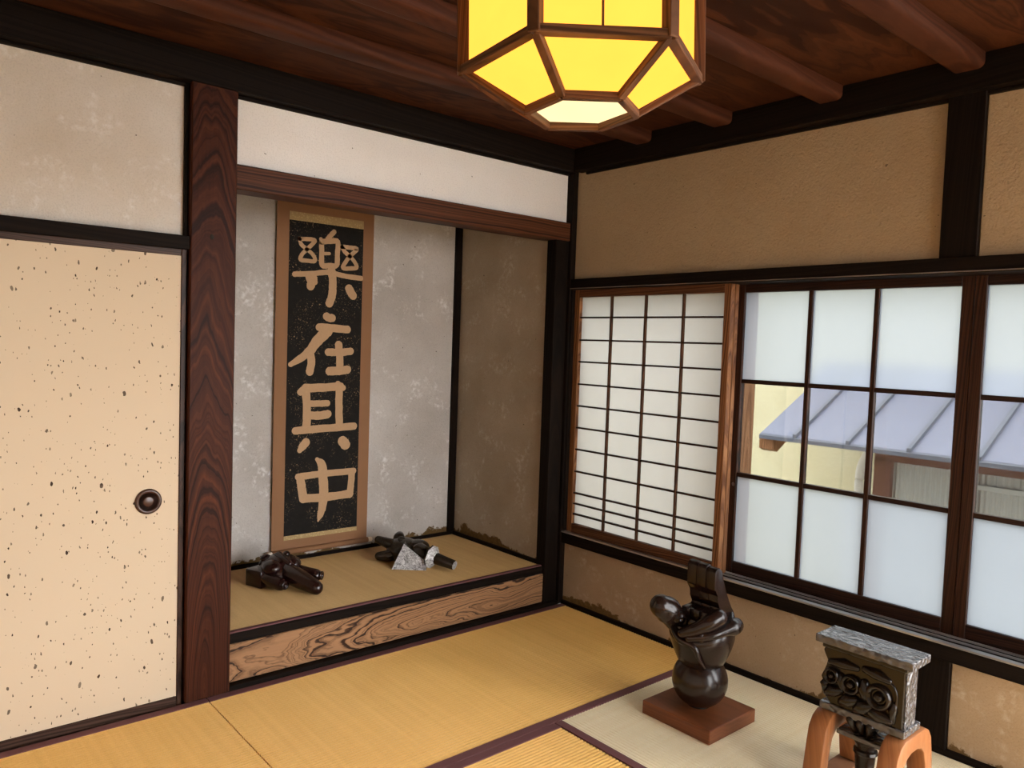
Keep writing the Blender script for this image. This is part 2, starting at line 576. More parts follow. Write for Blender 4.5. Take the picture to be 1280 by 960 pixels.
def prism_bm(poly, depth, plane='xz', bm=None):
    """extrude a 2-D outline by depth, centred, along the third axis"""
    bm = bm or bmesh.new()
    put = {'xz': lambda a, b, d: (a, d, b), 'yz': lambda a, b, d: (d, a, b), 'xy': lambda a, b, d: (a, b, d)}[plane]
    f = [bm.verts.new(put(a, b, -depth / 2)) for a, b in poly]
    g = [bm.verts.new(put(a, b, depth / 2)) for a, b in poly]
    bm.faces.new(f)
    bm.faces.new(g[::-1])
    n = len(poly)
    for i in range(n):
        j = (i + 1) % n
        bm.faces.new((f[i], f[j], g[j], g[i]))
    return bm


def tube_bm(pts, rad, seg=16, cap=3, bm=None, flat=1.0):
    """round-ended sweep through pts with a radius at each point"""
    bm = bm or bmesh.new()
    pts = [Vector(p) for p in pts]
    P, R = [], []
    d0 = (pts[1] - pts[0]).normalized()
    d1 = (pts[-1] - pts[-2]).normalized()
    for i in range(cap):
        a = PI / 2 * (1 - i / cap)
        P.append(pts[0] - d0 * rad[0] * math.sin(a))
        R.append(max(rad[0] * math.cos(a), 0.02 * rad[0]))
    P += pts
    R += list(rad)
    for i in range(1, cap + 1):
        a = PI / 2 * i / cap
        P.append(pts[-1] + d1 * rad[-1] * math.sin(a))
        R.append(max(rad[-1] * math.cos(a), 0.02 * rad[-1]))
    rings = []
    ref = Vector((0, 0, 1)) if abs(d0.z) < 0.9 else Vector((1, 0, 0))
    for i, p in enumerate(P):
        t = (P[min(i + 1, len(P) - 1)] - P[max(i - 1, 0)]).normalized()
        s = t.cross(ref).normalized()
        u = s.cross(t)
        rings.append([bm.verts.new(p + (s * math.cos(2 * PI * k / seg) + u * math.sin(2 * PI * k / seg) * flat) * R[i]) for k in range(seg)])
    for a, b in zip(rings[:-1], rings[1:]):
        for k in range(seg):
            k2 = (k + 1) % seg
            bm.faces.new((a[k], a[k2], b[k2], b[k]))
    bm.faces.new(rings[0][::-1])
    bm.faces.new(rings[-1])
    return bm


def smooth_curve(pts, rad, n=6):
    """Catmull-Rom resampling of a centre line with radii"""
    P = [Vector(p) for p in pts]
    out, ro = [], []
    for i in range(len(P) - 1):
        p0, p1, p2, p3 = P[max(i - 1, 0)], P[i], P[i + 1], P[min(i + 2, len(P) - 1)]
        for k in range(n):
            t = k / n
            out.append(0.5 * ((2 * p1) + (p2 - p0) * t + (2 * p0 - 5 * p1 + 4 * p2 - p3) * t * t + (3 * p1 - p0 - 3 * p2 + p3) * t ** 3))
            s = t * t * (3 - 2 * t)
            ro.append(rad[i] * (1 - s) + rad[i + 1] * s)
    out.append(P[-1])
    ro.append(rad[-1])
    return out, ro


def ell_bm(c, r, seg=24, bm=None, rot=None):
    bm = bm or bmesh.new()
    m = Matrix.Translation(Vector(c)) @ (rot or Matrix.Identity(4)) @ Matrix.Diagonal((*r, 1))
    bmesh.ops.create_uvsphere(bm, u_segments=seg, v_segments=seg // 2, radius=1.0, matrix=m)
    return bm


def bevel_all(bm, off, seg=2):
    bmesh.ops.bevel(bm, geom=list(bm.edges), offset=off, segments=seg, affect='EDGES', profile=0.6)
    return bm


def part(name, bm, mat, parent, smooth=False, loc=None, local=True):
    """mesh in the thing's own frame"""
    o = link(name, finish(bm, name, smooth), mat, parent, loc or (0, 0, 0), local=True)
    if smooth == 'auto':
        for p in o.data.polygons:
            p.use_smooth = True
        o.data.set_sharp_from_angle(angle=math.radians(35))
    return o


# ================================================================== THE ROOM
ZT, ZK, ZS, ZSILL = 2.215, 1.680, 0.325, 0.385     # plaster top, window-head top, sill underside, sill top
ZB, ZBAT = 2.327, 2.278                            # ceiling boards, underside of battens
XL, YR = -3.66, -4.60                              # far-left wall, rear wall (behind the camera)
YO = -2.50                                        # window wall stops here: unseen open bay added to let in more daylight
YP0, YP1 = -1.792, -1.908                          # mid post of the window wall

# ---- floor: base, mats with cloth borders
floor = struct('floor', (XL, YR, -0.09), (0.12, 0.90, -0.055), M['underfloor'], 'straw mat floor of the room with dark cloth mat borders', 'floor', 0)


def ribbed_mat(name, x0, x1, y0, y1, z, along, mat, parent, label=None, pitch=0.0147, depth=0.007):
    """mat top with real woven ribs running along its length"""
    bm = bmesh.new()
    (a0, a1, b0, b1) = (x0, x1, y0, y1) if along == 'x' else (y0, y1, x0, x1)
    n = max(2, round((b1 - b0) / pitch))
    prof = []
    for i in range(n):
        for q, h in ((0.0, -depth), (0.16, -depth * .33), (0.5, 0.0), (0.84, -depth * .33)):
            prof.append((b0 + (b1 - b0) * (i + q) / n, h))
    prof.append((b1, -depth))
    cx, cy = (x0 + x1) / 2, (y0 + y1) / 2
    P = (lambda a, b, zz: (a - cx, b - cy, zz)) if along == 'x' else (lambda a, b, zz: (b - cx, a - cy, zz))
    r0_ = [bm.verts.new(P(a0, b, h)) for b, h in prof]
    r1_ = [bm.verts.new(P(a1, b, h)) for b, h in prof]
    for i in range(len(prof) - 1):
        bm.faces.new((r0_[i], r0_[i + 1], r1_[i + 1], r1_[i]))
    lo = [bm.verts.new(P(a, b, -0.05)) for a, b in ((a0, b0), (a0, b1), (a1, b1), (a1, b0))]
    bm.faces.new(lo)
    bm.faces.new([lo[0], lo[1]] + r0_[::-1])
    bm.faces.new([lo[3], lo[2]] + r1_[::-1])
    bm.faces.new((lo[0], lo[3], r1_[0], r0_[0]))
    bm.faces.new((lo[1], lo[2], r1_[-1], r0_[-1]))
    o = link(name, finish(bm, name, False), mat, parent, (cx, cy, z))
    if label:
        o['label'] = label
    return o


def heri(o, x0, x1, y0, y1, z=0.0):
    return box('mat_border', (x0, y0, z - 0.03), (x1, y1, z + 0.0022), M['heri'], o, 0.0008)


XF, YF, YJ, XJ, XD = -0.017, -0.046, -0.953, -1.836, -0.930
HW = 0.036
mA = ribbed_mat('tatami_mat', XJ + .002, XF, YJ + .001, YF, 0, 'x', M['tatami_x'], floor, 'golden straw mat in front of the alcove')
heri(mA, XJ + .002, XF, YF - HW, YF)
heri(mA, XJ + .002, XF, YJ + .001, YJ + HW)
mB = ribbed_mat('tatami_mat', XL, XJ - .002, YJ + .001, YF, 0, 'x', M['tatami_x'], floor, 'golden straw mat along the speckled sliding door')
heri(mB, XL, XJ - .002, YF - HW, YF)
heri(mB, XL, XJ - .002, YJ + .001, YJ + HW)
mC = ribbed_mat('tatami_mat', XD - 1.82, XD - .002, YJ - .91, YJ - .001, 0, 'x', M['tatami_x'], floor, 'golden straw mat in the middle of the floor')
heri(mC, XD - 1.82, XD - .002, YJ - HW, YJ - .001)
heri(mC, XD - 1.82, XD - .002, YJ - .91, YJ - .91 + HW)
mD = ribbed_mat('tatami_mat', XD + .002, XF, YJ - 1.82, YJ - .001, 0, 'y', M['tatami_y'], floor, 'sheen-lightened straw mat under the two dark sculptures by the window', depth=0.0028)
heri(mD, XD + .002, XD + HW, YJ - 1.82, YJ - .001)
mE = ribbed_mat('tatami_mat', XL, XD - 1.824, YJ - 1.82, YJ - .001, 0, 'y', M['tatami_y'], floor)
mF = ribbed_mat('tatami_mat', XD - 1.82, XD - .002, YJ - 1.82, YJ - .914, 0, 'x', M['tatami_x'], floor)
mG = ribbed_mat('tatami_mat', XL, XF, YR + .05, YJ - 1.824, 0, 'x', M['tatami_x'], floor)

# ---- window wall (right)
wr = thing('wall_right', (0.05, -1.84, 0), 'sandy beige plaster wall above and below the long window', 'wall', None, 'structure')
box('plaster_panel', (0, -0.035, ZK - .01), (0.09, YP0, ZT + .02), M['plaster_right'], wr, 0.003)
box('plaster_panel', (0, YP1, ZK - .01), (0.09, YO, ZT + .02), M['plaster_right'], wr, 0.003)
box('plaster_panel', (0, -0.035, 0.0), (0.09, YP0, ZS + .02), M['plaster_low'], wr, 0.003)
box('plaster_panel', (0, YP1, 0.0), (0.09, YO, ZS + .02), M['plaster_low'], wr, 0.003)
struct('trim_1', (-0.018, YP0, ZK), (0.10, YP1, ZT + .12), M['black_wood'], 'black post in the window wall above the window head', 'post')
struct('trim_2', (-0.015, YP0, 0.0), (0.10, YP1, ZS), M['black_wood'], 'black post below the window sill behind the carved bracket sculpture', 'post')
struct('trim_3', (-0.030, -0.035, 1.627), (0.14, YO, ZK), M['black_wood_y'], 'long black head beam over the paper screen and glass window', 'beam')
# sill with grooves
sill = thing('trim_4', (0.05, -1.84, ZS), 'dark grooved window sill running along the whole window wall', 'sill', None, 'structure')
box('sill_board', (-0.030, -0.04, ZS), (0.17, YO, ZSILL - .006), M['black_wood_y'], sill, 0.001)
for xa, xb in ((-0.030, -0.004), (0.028, 0.036), (0.064, 0.074), (0.112, 0.17)):
    box('track_rail', (xa, -0.04, ZSILL - .007), (xb, YO, ZSILL), M['rail_metal'], sill, 0.0008)
box('pale_strip', (-0.0335, -0.04, 1.630), (-0.030, YO, 1.634), M['sill_wood'], bpy.data.objects['trim_3'], 0.0005)  # thin paler strip along the foot of the head beam
struct('baseboard_right', (XF, -0.04, -0.05), (0.0, YO, 0.020), M['black_wood_y'], 'thin black base strip under the window wall', 'baseboard')
struct('trim_5', (-0.055, -0.06, ZT), (0.10, YR, ZB), M['black_wood_y'], 'black ceiling edge beam above the window wall', 'beam')
struct('trim_6', (-0.012, -0.10, ZT - .012), (0.02, YR, ZT), M['black_wood_y'], 'thin dark strip between window wall plaster and ceiling beam', 'strip')

# ---- corner posts
struct('trim_7', (-0.034, -0.040, 0), (0.10, 0.06, ZT + .1), M['black_wood'], 'black corner post between the alcove and the window wall', 'post')
struct('trim_8', (-0.122, -0.022, 0), (-0.034, 0.045, 1.885), M['black_wood'], 'black post at the right end of the alcove', 'post')
struct('trim_9', (-0.022, -0.048, ZSILL), (0.02, -0.040, 1.627), M['black_wood'], 'thin dark jamb beside the paper screen', 'jamb')

# ---- alcove wall (back) and fusuma wall
wb = thing('wall_back', (-2.0, 0.05, 0), 'off-white plaster wall over the alcove and over the sliding door', 'wall', None, 'structure')
box('plaster_panel', (-1.76, 0.0, 1.94), (-0.034, 0.07, ZT + .02), M['plaster_kokabe'], wb, 0.003)
box('plaster_panel', (XL, 0.0, ZK - .005), (-1.915, 0.07, ZT + .02), M['plaster_left'], wb, 0.003)
struct('trim_10', (-1.912, -0.046, 0), (-1.750, 0.11, ZT + .05), M['pillar'], 'thick red-brown alcove pillar with arched wood grain', 'pillar', 0.004)
struct('trim_11', (-1.752, -0.030, 1.872), (-0.034, 0.075, 1.963), M['lintel'], 'brown wooden lintel beam across the top of the alcove', 'beam', 0.003)
struct('trim_12', (XL, -0.040, 1.634), (-1.912, 0.06, 1.682), M['black_wood_x'], 'dark head rail above the sliding door', 'beam')
struct('trim_13', (XL, -0.055, ZT), (-0.02, 0.10, ZB), M['black_wood_x'], 'black ceiling edge beam above the alcove wall', 'beam')
struct('trim_14', (XL, -0.012, ZT - .012), (-0.034, 0.02, ZT), M['black_wood_x'], 'thin dark strip between alcove wall plaster and ceiling beam', 'strip')
struct('trim_15', (XL, -0.045, -0.06), (-1.912, 0.06, -0.012), M['dark_gap'], 'dark grooved threshold under the sliding door', 'threshold')
struct('trim_16', (-1.925, -0.018, 0), (-1.912, 0.05, ZT), M['black_wood'], 'narrow black batten beside the alcove pillar', 'strip')

pk = PX(265, 296, 'y', -0.046)
link('knot', finish(ell_bm((0, 0, 0), (0.007, 0.0015, 0.010), 16), 'knot', True), M['dark_gap'], bpy.data.objects['trim_10'], pk)

# ---- sliding door
d1 = thing('door_1', (-2.36, -0.005, 0), 'cream speckled paper sliding door with round brown pull', 'door', None, 'structure')
FX0, FX1, FY = -2.83, -1.916, -0.020
box('paper_panel', (FX0 + .012, FY + .003, 0.022), (FX1 - .018, FY + .020, 1.615), M['fus_paper'], d1, 0)
for xa, xb in ((FX0, FX0 + .018), (FX1 - .018, FX1)):
    box('stile', (xa, FY - .002, -0.01), (xb, FY + .022, 1.636), M['fus_frame'], d1, 0.002)
box('rail', (FX0 + .018, FY - .001, -0.01), (FX1 - .018, FY + .022, 0.026), M['fus_frame_x'], d1, 0.002)
box('rail', (FX0 + .018, FY - .001, 1.612), (FX1 - .018, FY + .022, 1.636), M['fus_frame_x'], d1, 0.002)
pp = PX(185.5, 627, 'y', FY)
rot = Matrix.Rotation(PI / 2, 4, 'X')
pull = link('door_pull', finish(lathe_bm([(0.0, -.006), (0.030, -.006), (0.031, 0.002), (0.035, 0.005), (0.040, 0.005), (0.0445, 0.001), (0.0445, -.004), (0.0, -.0041)][:7], 40, None, rot), 'door_pull', True), M['bronze'], d1, pp)
link('pull_hollow', finish(lathe_bm([(0.0, -.0005), (0.029, -.0008), (0.031, 0.001)][::1], 40, None, rot), 'pull_hollow', True), M['bronze_dark'], pull, pp)
link('pull_boss', finish(lathe_bm([(0.019, -.0005), (0.018, .002), (0.014, .0032), (0.0, .0036)], 32, None, rot), 'pull_boss', True), M['bronze'], pull, pp)
d2 = thing('door_2', (-3.24, 0.02, 0), 'cream speckled paper sliding door beside the far wall', 'door', None, 'structure')
box('paper_panel', (XL, 0.012, 0.02), (-2.76, 0.034, 1.63), M['fus_paper'], d2, 0)

# ---- alcove shell
YB, XS, ZF = 0.797, -0.110, 0.207
wa = thing('wall_alcove', (-0.95, 0.85, 0), 'grey mottled plaster back and side walls of the alcove', 'wall', None, 'structure')
box('plaster_panel', (-1.95, YB, 0.2), (-0.05, YB + .06, 2.36), M['plaster_alcove'], wa, 0)
box('plaster_panel', (XS, 0.03, 0.2), (XS + .05, YB, 2.36), M['plaster_alcove_side'], wa, 0)
box('plaster_panel', (-1.87, 0.07, 0.2), (-1.82, YB, 2.36), M['plaster_alcove_side'], wa, 0)
struct('trim_17', (-0.152, YB - .018, ZF), (-0.108, YB + .01, 2.30), M['black_wood'], 'thin black post in the inner corner of the alcove', 'post')
struct('baseboard_alcove', (-1.83, YB - .014, ZF - .02), (-0.110, YB + .002, ZF + .016), M['black_wood_x'], 'thin black base strip along the back of the alcove', 'baseboard')
struct('baseboard_alcove_side', (XS - .012, 0.03, ZF - .02), (XS + .002, YB, ZF + .020), M['black_wood_y'], 'thin black base strip along the side of the alcove', 'baseboard')
struct('ceiling_alcove', (-1.9, 0.06, 2.30), (-0.05, YB + .06, 2.34), M['ceil_board'], 'dark board ceiling inside the alcove', 'ceiling')
fa = struct('floor_alcove', (-1.87, 0.0, 0.10), (-0.09, YB, 0.155), M['underfloor'], 'raised alcove floor covered by a thin straw mat', 'floor', 0)
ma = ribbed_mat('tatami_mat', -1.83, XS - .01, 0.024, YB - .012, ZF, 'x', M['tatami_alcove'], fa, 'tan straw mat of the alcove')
box('mat_border', (-1.83, 0.002, ZF - .045), (XS - .01, 0.024, ZF + .002), M['heri'], ma, 0.001)
box('edge_board', (-1.752, -0.004, 0.163), (-0.110, 0.020, ZF - .003), M['black_wood_x'], fa, 0.002)
struct('trim_18', (-1.752, -0.014, 0.020), (-0.120, 0.10, 0.167), M['gamachi'], 'front sill beam of the alcove with wild dark wood grain', 'beam', 0.004)
struct('trim_19', (-1.752, -0.040, -0.05), (-0.034, 0.05, 0.018), M['black_wood_x'], 'low dark strip between the mats and the alcove beam', 'strip')

box('filler_board', (-1.87, 0.045, -0.06), (0.05, 0.075, 0.16), M['underfloor'], fa, 0)  # added to close a light leak under the alcove
struct('wall_leak_backing', (XL, 0.11, -0.09), (-1.76, 0.14, 2.40), M['dark_gap'], 'unseen dark backing added behind the sliding doors against light leaks', 'wall', 0)  # added backing that stops light leaking past the doors

# ---- ceiling: boards above battens
ceil = struct('ceiling', (XL, YR, ZB + .014), (0.1, 0.1, ZB + .05), M['underfloor'], 'dark brown board ceiling with rounded battens', 'ceiling', 0)
bat_px = [-0.42, -0.866, -1.36, -1.856]
k = (ZBAT - CAM.z) / (2.33 - CAM.z)
bat_y = [CAM.y + (y - CAM.y) * k for y in bat_px]
step = (bat_y[0] - bat_y[3]) / 3
bat_y += [bat_y[3] - step * i for i in (1, 2, 3)]
edges = [-0.03] + [y + 0.05 for y in bat_y] + [YR]
for a, b in zip(edges[:-1], edges[1:]):
    if a - b > 0.03:
        box('ceiling_board', (XL, b + .001, ZB), (0.06, a - .001, ZB + .012), M['ceil_board'], ceil, 0.001)
for y in bat_y:
    bm = bm_box((abs(XL) - 0.02, 0.10, ZB - ZBAT + .01), 0.0)
    lower = [e for e in bm.edges if all(v.co.z < 0 for v in e.verts) and abs(e.verts[0].co.y - e.verts[1].co.y) < 1e-6]
    bmesh.ops.bevel(bm, geom=lower, offset=0.02, segments=4, affect='EDGES', profile=0.5)
    me = finish(bm, 'batten', True)
    me.set_sharp_from_angle(angle=math.radians(40))
    link('batten', me, M['batten'], ceil, ((XL - 0.04) / 2, y + 0.05, (ZB + .01 + ZBAT) / 2))

# ---- rest of the room, behind the camera
wl = struct('wall_left', (XL - .06, YR, 0), (XL, 0.02, ZB + .05), M['plaster_left'], 'plain plaster wall on the far side of the room', 'wall', 0)
wre = thing('wall_rear', (-1.8, YR, 0), 'plaster wall behind the camera with an unseen wide opening added for daylight', 'wall', None, 'structure')
RX0, RX1, RZ = -1.5, -0.10, 2.30  # opening added and sized to bring more daylight into the room
box('plaster_panel', (XL, YR - .06, RZ), (0.1, YR, ZB + .05), M['plaster_left'], wre, 0)
box('plaster_panel', (XL, YR - .06, 0), (RX0, YR, RZ), M['plaster_left'], wre, 0)
box('plaster_panel', (RX1, YR - .06, 0), (0.1, YR, RZ), M['plaster_left'], wre, 0)

# ================================================================== WINDOWS
# paper screen
s1 = thing('window_1', (0.015, -0.505, ZSILL), 'wooden lattice screen with white paper panes beside the corner', 'window', None, 'structure')
SY0, SY1, SX0, SX1 = -0.047, -0.972, 0.000, 0.030
box('stile', (SX0, SY0, ZSILL - .004), (SX1, SY0 - .034, 1.630), M['shoji_wood'], s1, 0.002)
box('stile', (SX0, SY1, ZSILL - .004), (SX1, SY1 + .034, 1.630), M['shoji_wood'], s1, 0.002)
box('rail', (SX0, SY0 - .034, 1.590), (SX1, SY1 + .034, 1.630), M['shoji_wood_y'], s1, 0.002)
box('rail', (SX0, SY0 - .034, ZSILL - .004), (SX1, SY1 + .034, 0.428), M['shoji_wood_y'], s1, 0.002)
ys = [-0.080, -0.291, -0.505, -0.722, -0.938]
zs = [1.592, 1.487, 1.373, 1.262, 1.148, 1.036, 0.924, 0.812, 0.698, 0.586, 0.531, 0.477, 0.426]
for y in ys[1:-1]:
    box('muntin', (SX0 + .004, y - .0045, 0.426), (SX0 + .020, y + .0045, 1.592), M['lattice_wood'], s1, 0.0008)
for z in zs[1:-1]:
    box('muntin', (SX0 + .008, ys[0], z - .0042), (SX0 + .021, ys[-1], z + .0042), M['sash_wood_y'], s1, 0.0008)
for ya, yb_ in zip(ys[:-1], ys[1:]):
    for za, zb_ in zip(zs[:-1], zs[1:]):
        bm = bmesh.new()
        vs = [bm.verts.new((0, a, b)) for a, b in (((ya - yb_) / 2, (za - zb_) / 2), ((yb_ - ya) / 2, (za - zb_) / 2), ((yb_ - ya) / 2, (zb_ - za) / 2), ((ya - yb_) / 2, (zb_ - za) / 2))]
        bm.faces.new(vs)
        link('paper_pane', finish(bm, 'paper_pane'), M['shoji_paper'], s1, (SX0 + .0215, (ya + yb_) / 2, (za + zb_) / 2))
# the glass sash slid behind the paper screen: only its edge shows
s2 = thing('window_2', (0.05, -0.55, ZSILL), 'second screen frame slid behind the paper lattice screen', 'window', None, 'structure')
box('stile', (0.037, -0.930, ZSILL - .004), (0.063, -0.970, 1.630), M['shoji_wood'], s2, 0.002)
box('stile', (0.037, -0.047, ZSILL - .004), (0.063, -0.080, 1.630), M['shoji_wood'], s2, 0.002)
box('rail', (0.037, -0.080, 1.592), (0.063, -0.930, 1.630), M['shoji_wood_y'], s2, 0.002)
box('rail', (0.037, -0.080, ZSILL - .004), (0.063, -0.930, 0.424), M['shoji_wood_y'], s2, 0.002)


def pane(x, y0, y1, z0, z1, frosted, parent):
    bm = bm_box((0.003, abs(y1 - y0), z1 - z0))
    me = finish(bm, 'pane')
    o = link('frosted_pane' if frosted else 'clear_pane', me, [M['clear'], M['frost']], parent, (x, (y0 + y1) / 2, (z0 + z1) / 2))
    if frosted:
        for p in me.polygons:
            if p.normal.x < -0.9:
                p.material_index = 1
    return o


def sash(name, label, x, y_out0, y_out1, ycols, zrows, bar=0.009):
    s = thing(name, (x, (y_out0 + y_out1) / 2, ZSILL), label, 'window', None, 'structure')
    xa, xb = x - .015, x + .015
    box('stile', (xa, y_out0, ZSILL - .004), (xb, ycols[0], 1.630), M['sash_wood'], s, 0.002)
    box('stile', (xa, ycols[-1], ZSILL - .004), (xb, y_out1, 1.630), M['sash_wood'], s, 0.002)
    box('rail', (xa, ycols[0], zrows[0]), (xb, ycols[-1], 1.630), M['sash_wood_y'], s, 0.002)
    box('rail', (xa, ycols[0], ZSILL - .004), (xb, ycols[-1], zrows[-1]), M['sash_wood_y'], s, 0.002)
    for y in ycols[1:-1]:
        box('muntin', (xa + .003, y - bar, zrows[-1]), (xb - .003, y + bar, zrows[0]), M['sash_wood'], s, 0.0015)
    for z in zrows[1:-1]:
        box('muntin', (xa + .004, ycols[0], z - bar), (xb - .004, ycols[-1], z + bar), M['sash_wood_y'], s, 0.0015)
    for a, b in zip(ycols[:-1], ycols[1:]):
        for i, (za, zb_) in enumerate(zip(zrows[:-1], zrows[1:])):
            pane(x, a, b, zb_, za, i != 1, s)
    return s


ZR = [1.594, 1.216, 0.812, 0.433]
s3 = sash('window_3', 'dark wooden sash window beside the paper screen with frosted upper and lower panes', 0.095, -0.940, -1.876, [-0.986, -1.284, -1.546, -1.836], ZR)
s4 = sash('window_4', 'dark wooden sash window right of the meeting stiles with frosted panes', 0.092, -1.878, -2.495, [-1.916, -2.18, -2.455], ZR)
knob = PX(916.5, 605, 'x', 0.080)
o = link('sash_knob', finish(ell_bm((0, 0, 0), (0.004, 0.006, 0.008)), 'sash_knob', True), M['bronze'], s3, knob)
# post and jamb of the outside frame
struct('trim_20', (0.112, -0.935, 0.36), (0.200, -0.984, 1.70), M['outer_wood'], 'weathered orange-brown outside window post seen through the clear pane', 'post')
struct('trim_21', (0.112, -0.05, 1.63), (0.20, YO, 1.70), M['sash_wood_y'], 'outside window head board', 'beam')

# ================================================================== OUTSIDE
XW, XE = 3.0, 2.0
nb = thing('neighbour_house', (XW, -1.5, -2.8), 'cream stucco neighbouring house with a grey metal lean-to roof', 'house')
box('wall', (XW, -2.6, -2.8), (XW + .2, 4.5, 1.95), M['cream_wall'], nb, 0)
box('wall_coping', (XW - .04, -2.64, 1.95), (XW + .24, 4.5, 2.0), M['roof_edge'], nb, 0.004)
pe = PX(950, 542, 'x', XE)
ze, yl = pe.z, pe.y
up = PX(1005, 490, 'y', yl)
slope = (up.z - ze) / (up.x - XE)
L = (XW - XE)
seam_y = [yl] + [PX(u, v, 'x', XE).y for u, v in ((993.5, 541.6), (1060, 549), (1136.6, 557), (1224.5, 565.4))]
dstep = seam_y[3] - seam_y[4]
while seam_y[-1] - dstep > -2.6:
    seam_y.append(seam_y[-1] - dstep)


def slab(name, ya, yb_, x0, x1, th, lift, mat, parent):
    bm = bmesh.new()
    q = [(x0, ze + (x0 - XE) * slope + lift), (x1, ze + (x1 - XE) * slope + lift)]
    poly = [(q[0][0], q[0][1]), (q[1][0], q[1][1]), (q[1][0], q[1][1] - th), (q[0][0], q[0][1] - th)]
    c = Vector(((x0 + x1) / 2, (ya + yb_) / 2, sum(p[1] for p in poly) / 4))
    prism_bm([(a - c.x, b - c.z) for a, b in poly], abs(ya - yb_), 'xz', bm)
    return link(name, finish(bm, name), mat, parent, c)


roof = slab('roof', yl - .002, seam_y[-1], XE + .012, XW, 0.016, -0.011, M['roof_edge'], nb)
for a, b in zip(seam_y[:-1], seam_y[1:]):
    slab('roof_sheet', a, b + .004, XE, XW, 0.012, 0.0, M['roof_metal'], roof)
for y in seam_y[1:]:
    slab('roof_seam', y + .012, y - .012, XE - .004, XW, 0.03, 0.024, M['roof_edge'], roof)
slab('fascia', yl, seam_y[-1], XE - .010, XE + .010, 0.026, 0.0, M['roof_edge'], roof)
br = PX(967, 546, 'x', XE + .12)
bm = prism_bm([(0.0, 0.0), (0.30, 0.13), (0.30, 0.03), (0.05, -0.11), (0.0, -0.09)], 0.11, 'xz')
link('rafter_end', finish(bm, 'rafter_end'), M['outer_wood'], roof, (XE + .03, br.y, ze - .012))
# lean-to window under the roof
XN = 2.62
def npt(u, v):
    return PX(u, v, 'x', XN)
tl_, tr_ = npt(1096, 562), npt(1290, 596)
fr = thing('lean_to_window', (XN, tl_.y - .5, -0.4), 'red-brown framed lean-to window with corrugated sheets under the metal roof', 'window frame')
ztop = npt(1140, 567).z
box('frame_rail', (XN - .03, tl_.y, ztop - .070), (XN + .03, -2.5, ztop + .02), M['red_wood'], fr, 0.003)
yA = npt(1115, 600).y
box('frame_post', (XN - .03, tl_.y, -0.6), (XN + .03, yA, ztop - .055), M['red_wood'], fr, 0.003)


def corrug(name, y0, y1, z0, z1, x, mat, parent):
    bm = bmesh.new()
    n = int(abs(y1 - y0) / 0.008)
    rows = [[], []]
    for i in range(n + 1):
        y = (y0 - y1) / 2 - (y0 - y1) * i / n
        xx = 0.006 * math.sin(i * PI / 2)
        for r, z in zip(rows, (-(z1 - z0) / 2, (z1 - z0) / 2)):
            r.append(bm.verts.new((xx, y, z)))
    for i in range(n):
        bm.faces.new((rows[0][i], rows[0][i + 1], rows[1][i + 1], rows[1][i]))
    return link(name, finish(bm, name, True), mat, parent, (x, (y0 + y1) / 2, (z0 + z1) / 2))


yB = npt(1206, 600).y
corrug('corrugated_sheet', yA, yB, -0.6, ztop - .05, XN + .015, M['corrugated'], fr)
box('frame_post', (XN - .03, yB, -0.6), (XN + .03, yB - .07, ztop - .055), M['red_wood'], fr, 0.003)
corrug('corrugated_sheet', yB - .07, -2.5, -0.6, ztop - .05, XN + .015, M['corrugated'], fr)
zr_ = npt(1250, 612).z
box('frame_rail', (XN - .02, yB - .07, zr_ - .02), (XN + .02, -2.5, zr_ + .012), M['corrugated'], fr, 0.003)
pa = [PX(1090, 560, 'x', 2.45), PX(1082, 572, 'x', 2.5), PX(1075, 592, 'x', 2.55), PX(1073, 640, 'x', 2.55), PX(1072, 900, 'x', 2.55)]
cp, cr_ = smooth_curve(pa, [0.03] * 5, 6)
bm = tube_bm([p - pa[0] for p in cp], cr_, 12, 2)
o = link('drain_pipe', finish(bm, 'drain_pipe', True), M['pipe'], None, pa[0])
tag(o, 'pale curved drain pipe dropping from the neighbouring roof edge', 'pipe')
tag(box('yard', (-40, -40, -2.9), (40, 40, -2.8), M['ground'], None, 0), 'grey concrete yard between the two houses', 'ground', None, 'structure')

# ================================================================== HANGING SCROLL
YS = YB - 0.020
sx0, sx1 = -1.238, -0.700
sc = thing('hanging_scroll', ((sx0 + sx1) / 2, YS, 0.25), 'tall brown hanging scroll with a black ink rubbing of four characters in the alcove', 'scroll')
box('mount_cloth', (sx0, YS, 0.262), (sx1, YS + .002, 2.16), M['mount'], sc, 0)
ink = box('ink_panel', (-1.174, YS - .0012, 0.337), (-0.763, YS + .0005, 1.915), M['ink'], sc, 0)
box('brocade_strip', (-1.174, YS - .0014, 1.915), (-0.763, YS + .0005, 1.957), M['gold'], sc, 0)
box('brocade_strip', (-1.174, YS - .0014, 0.315), (-0.763, YS + .0005, 0.337), M['gold'], sc, 0)
rx = Matrix.Rotation(PI / 2, 4, 'Y')
link('roller', finish(lathe_bm([(0.014, -(sx1 - sx0) / 2), (0.014, (sx1 - sx0) / 2)], 20, None, rx), 'roller', True), M['mount'], sc, ((sx0 + sx1) / 2, YS - .010, 0.258))
for xx, sg in ((sx0, -1), (sx1, 1)):
    link('roller_knob', finish(lathe_bm([(0.010, 0.0), (0.013, 0.004), (0.0125, 0.022), (0.009, 0.026), (0, 0.0265)], 20, None, Matrix.Rotation(sg * PI / 2, 4, 'Y')), 'roller_knob', True), M['ivory'], sc, (xx, YS - .010, 0.258))
box('hanging_rod', (sx0 - .005, YS - .004, 2.155), (sx1 + .005, YS + .004, 2.18), M['mount'], sc, 0.003)
GA, GB = (330.0, 240.0), (330.0, 460.0)
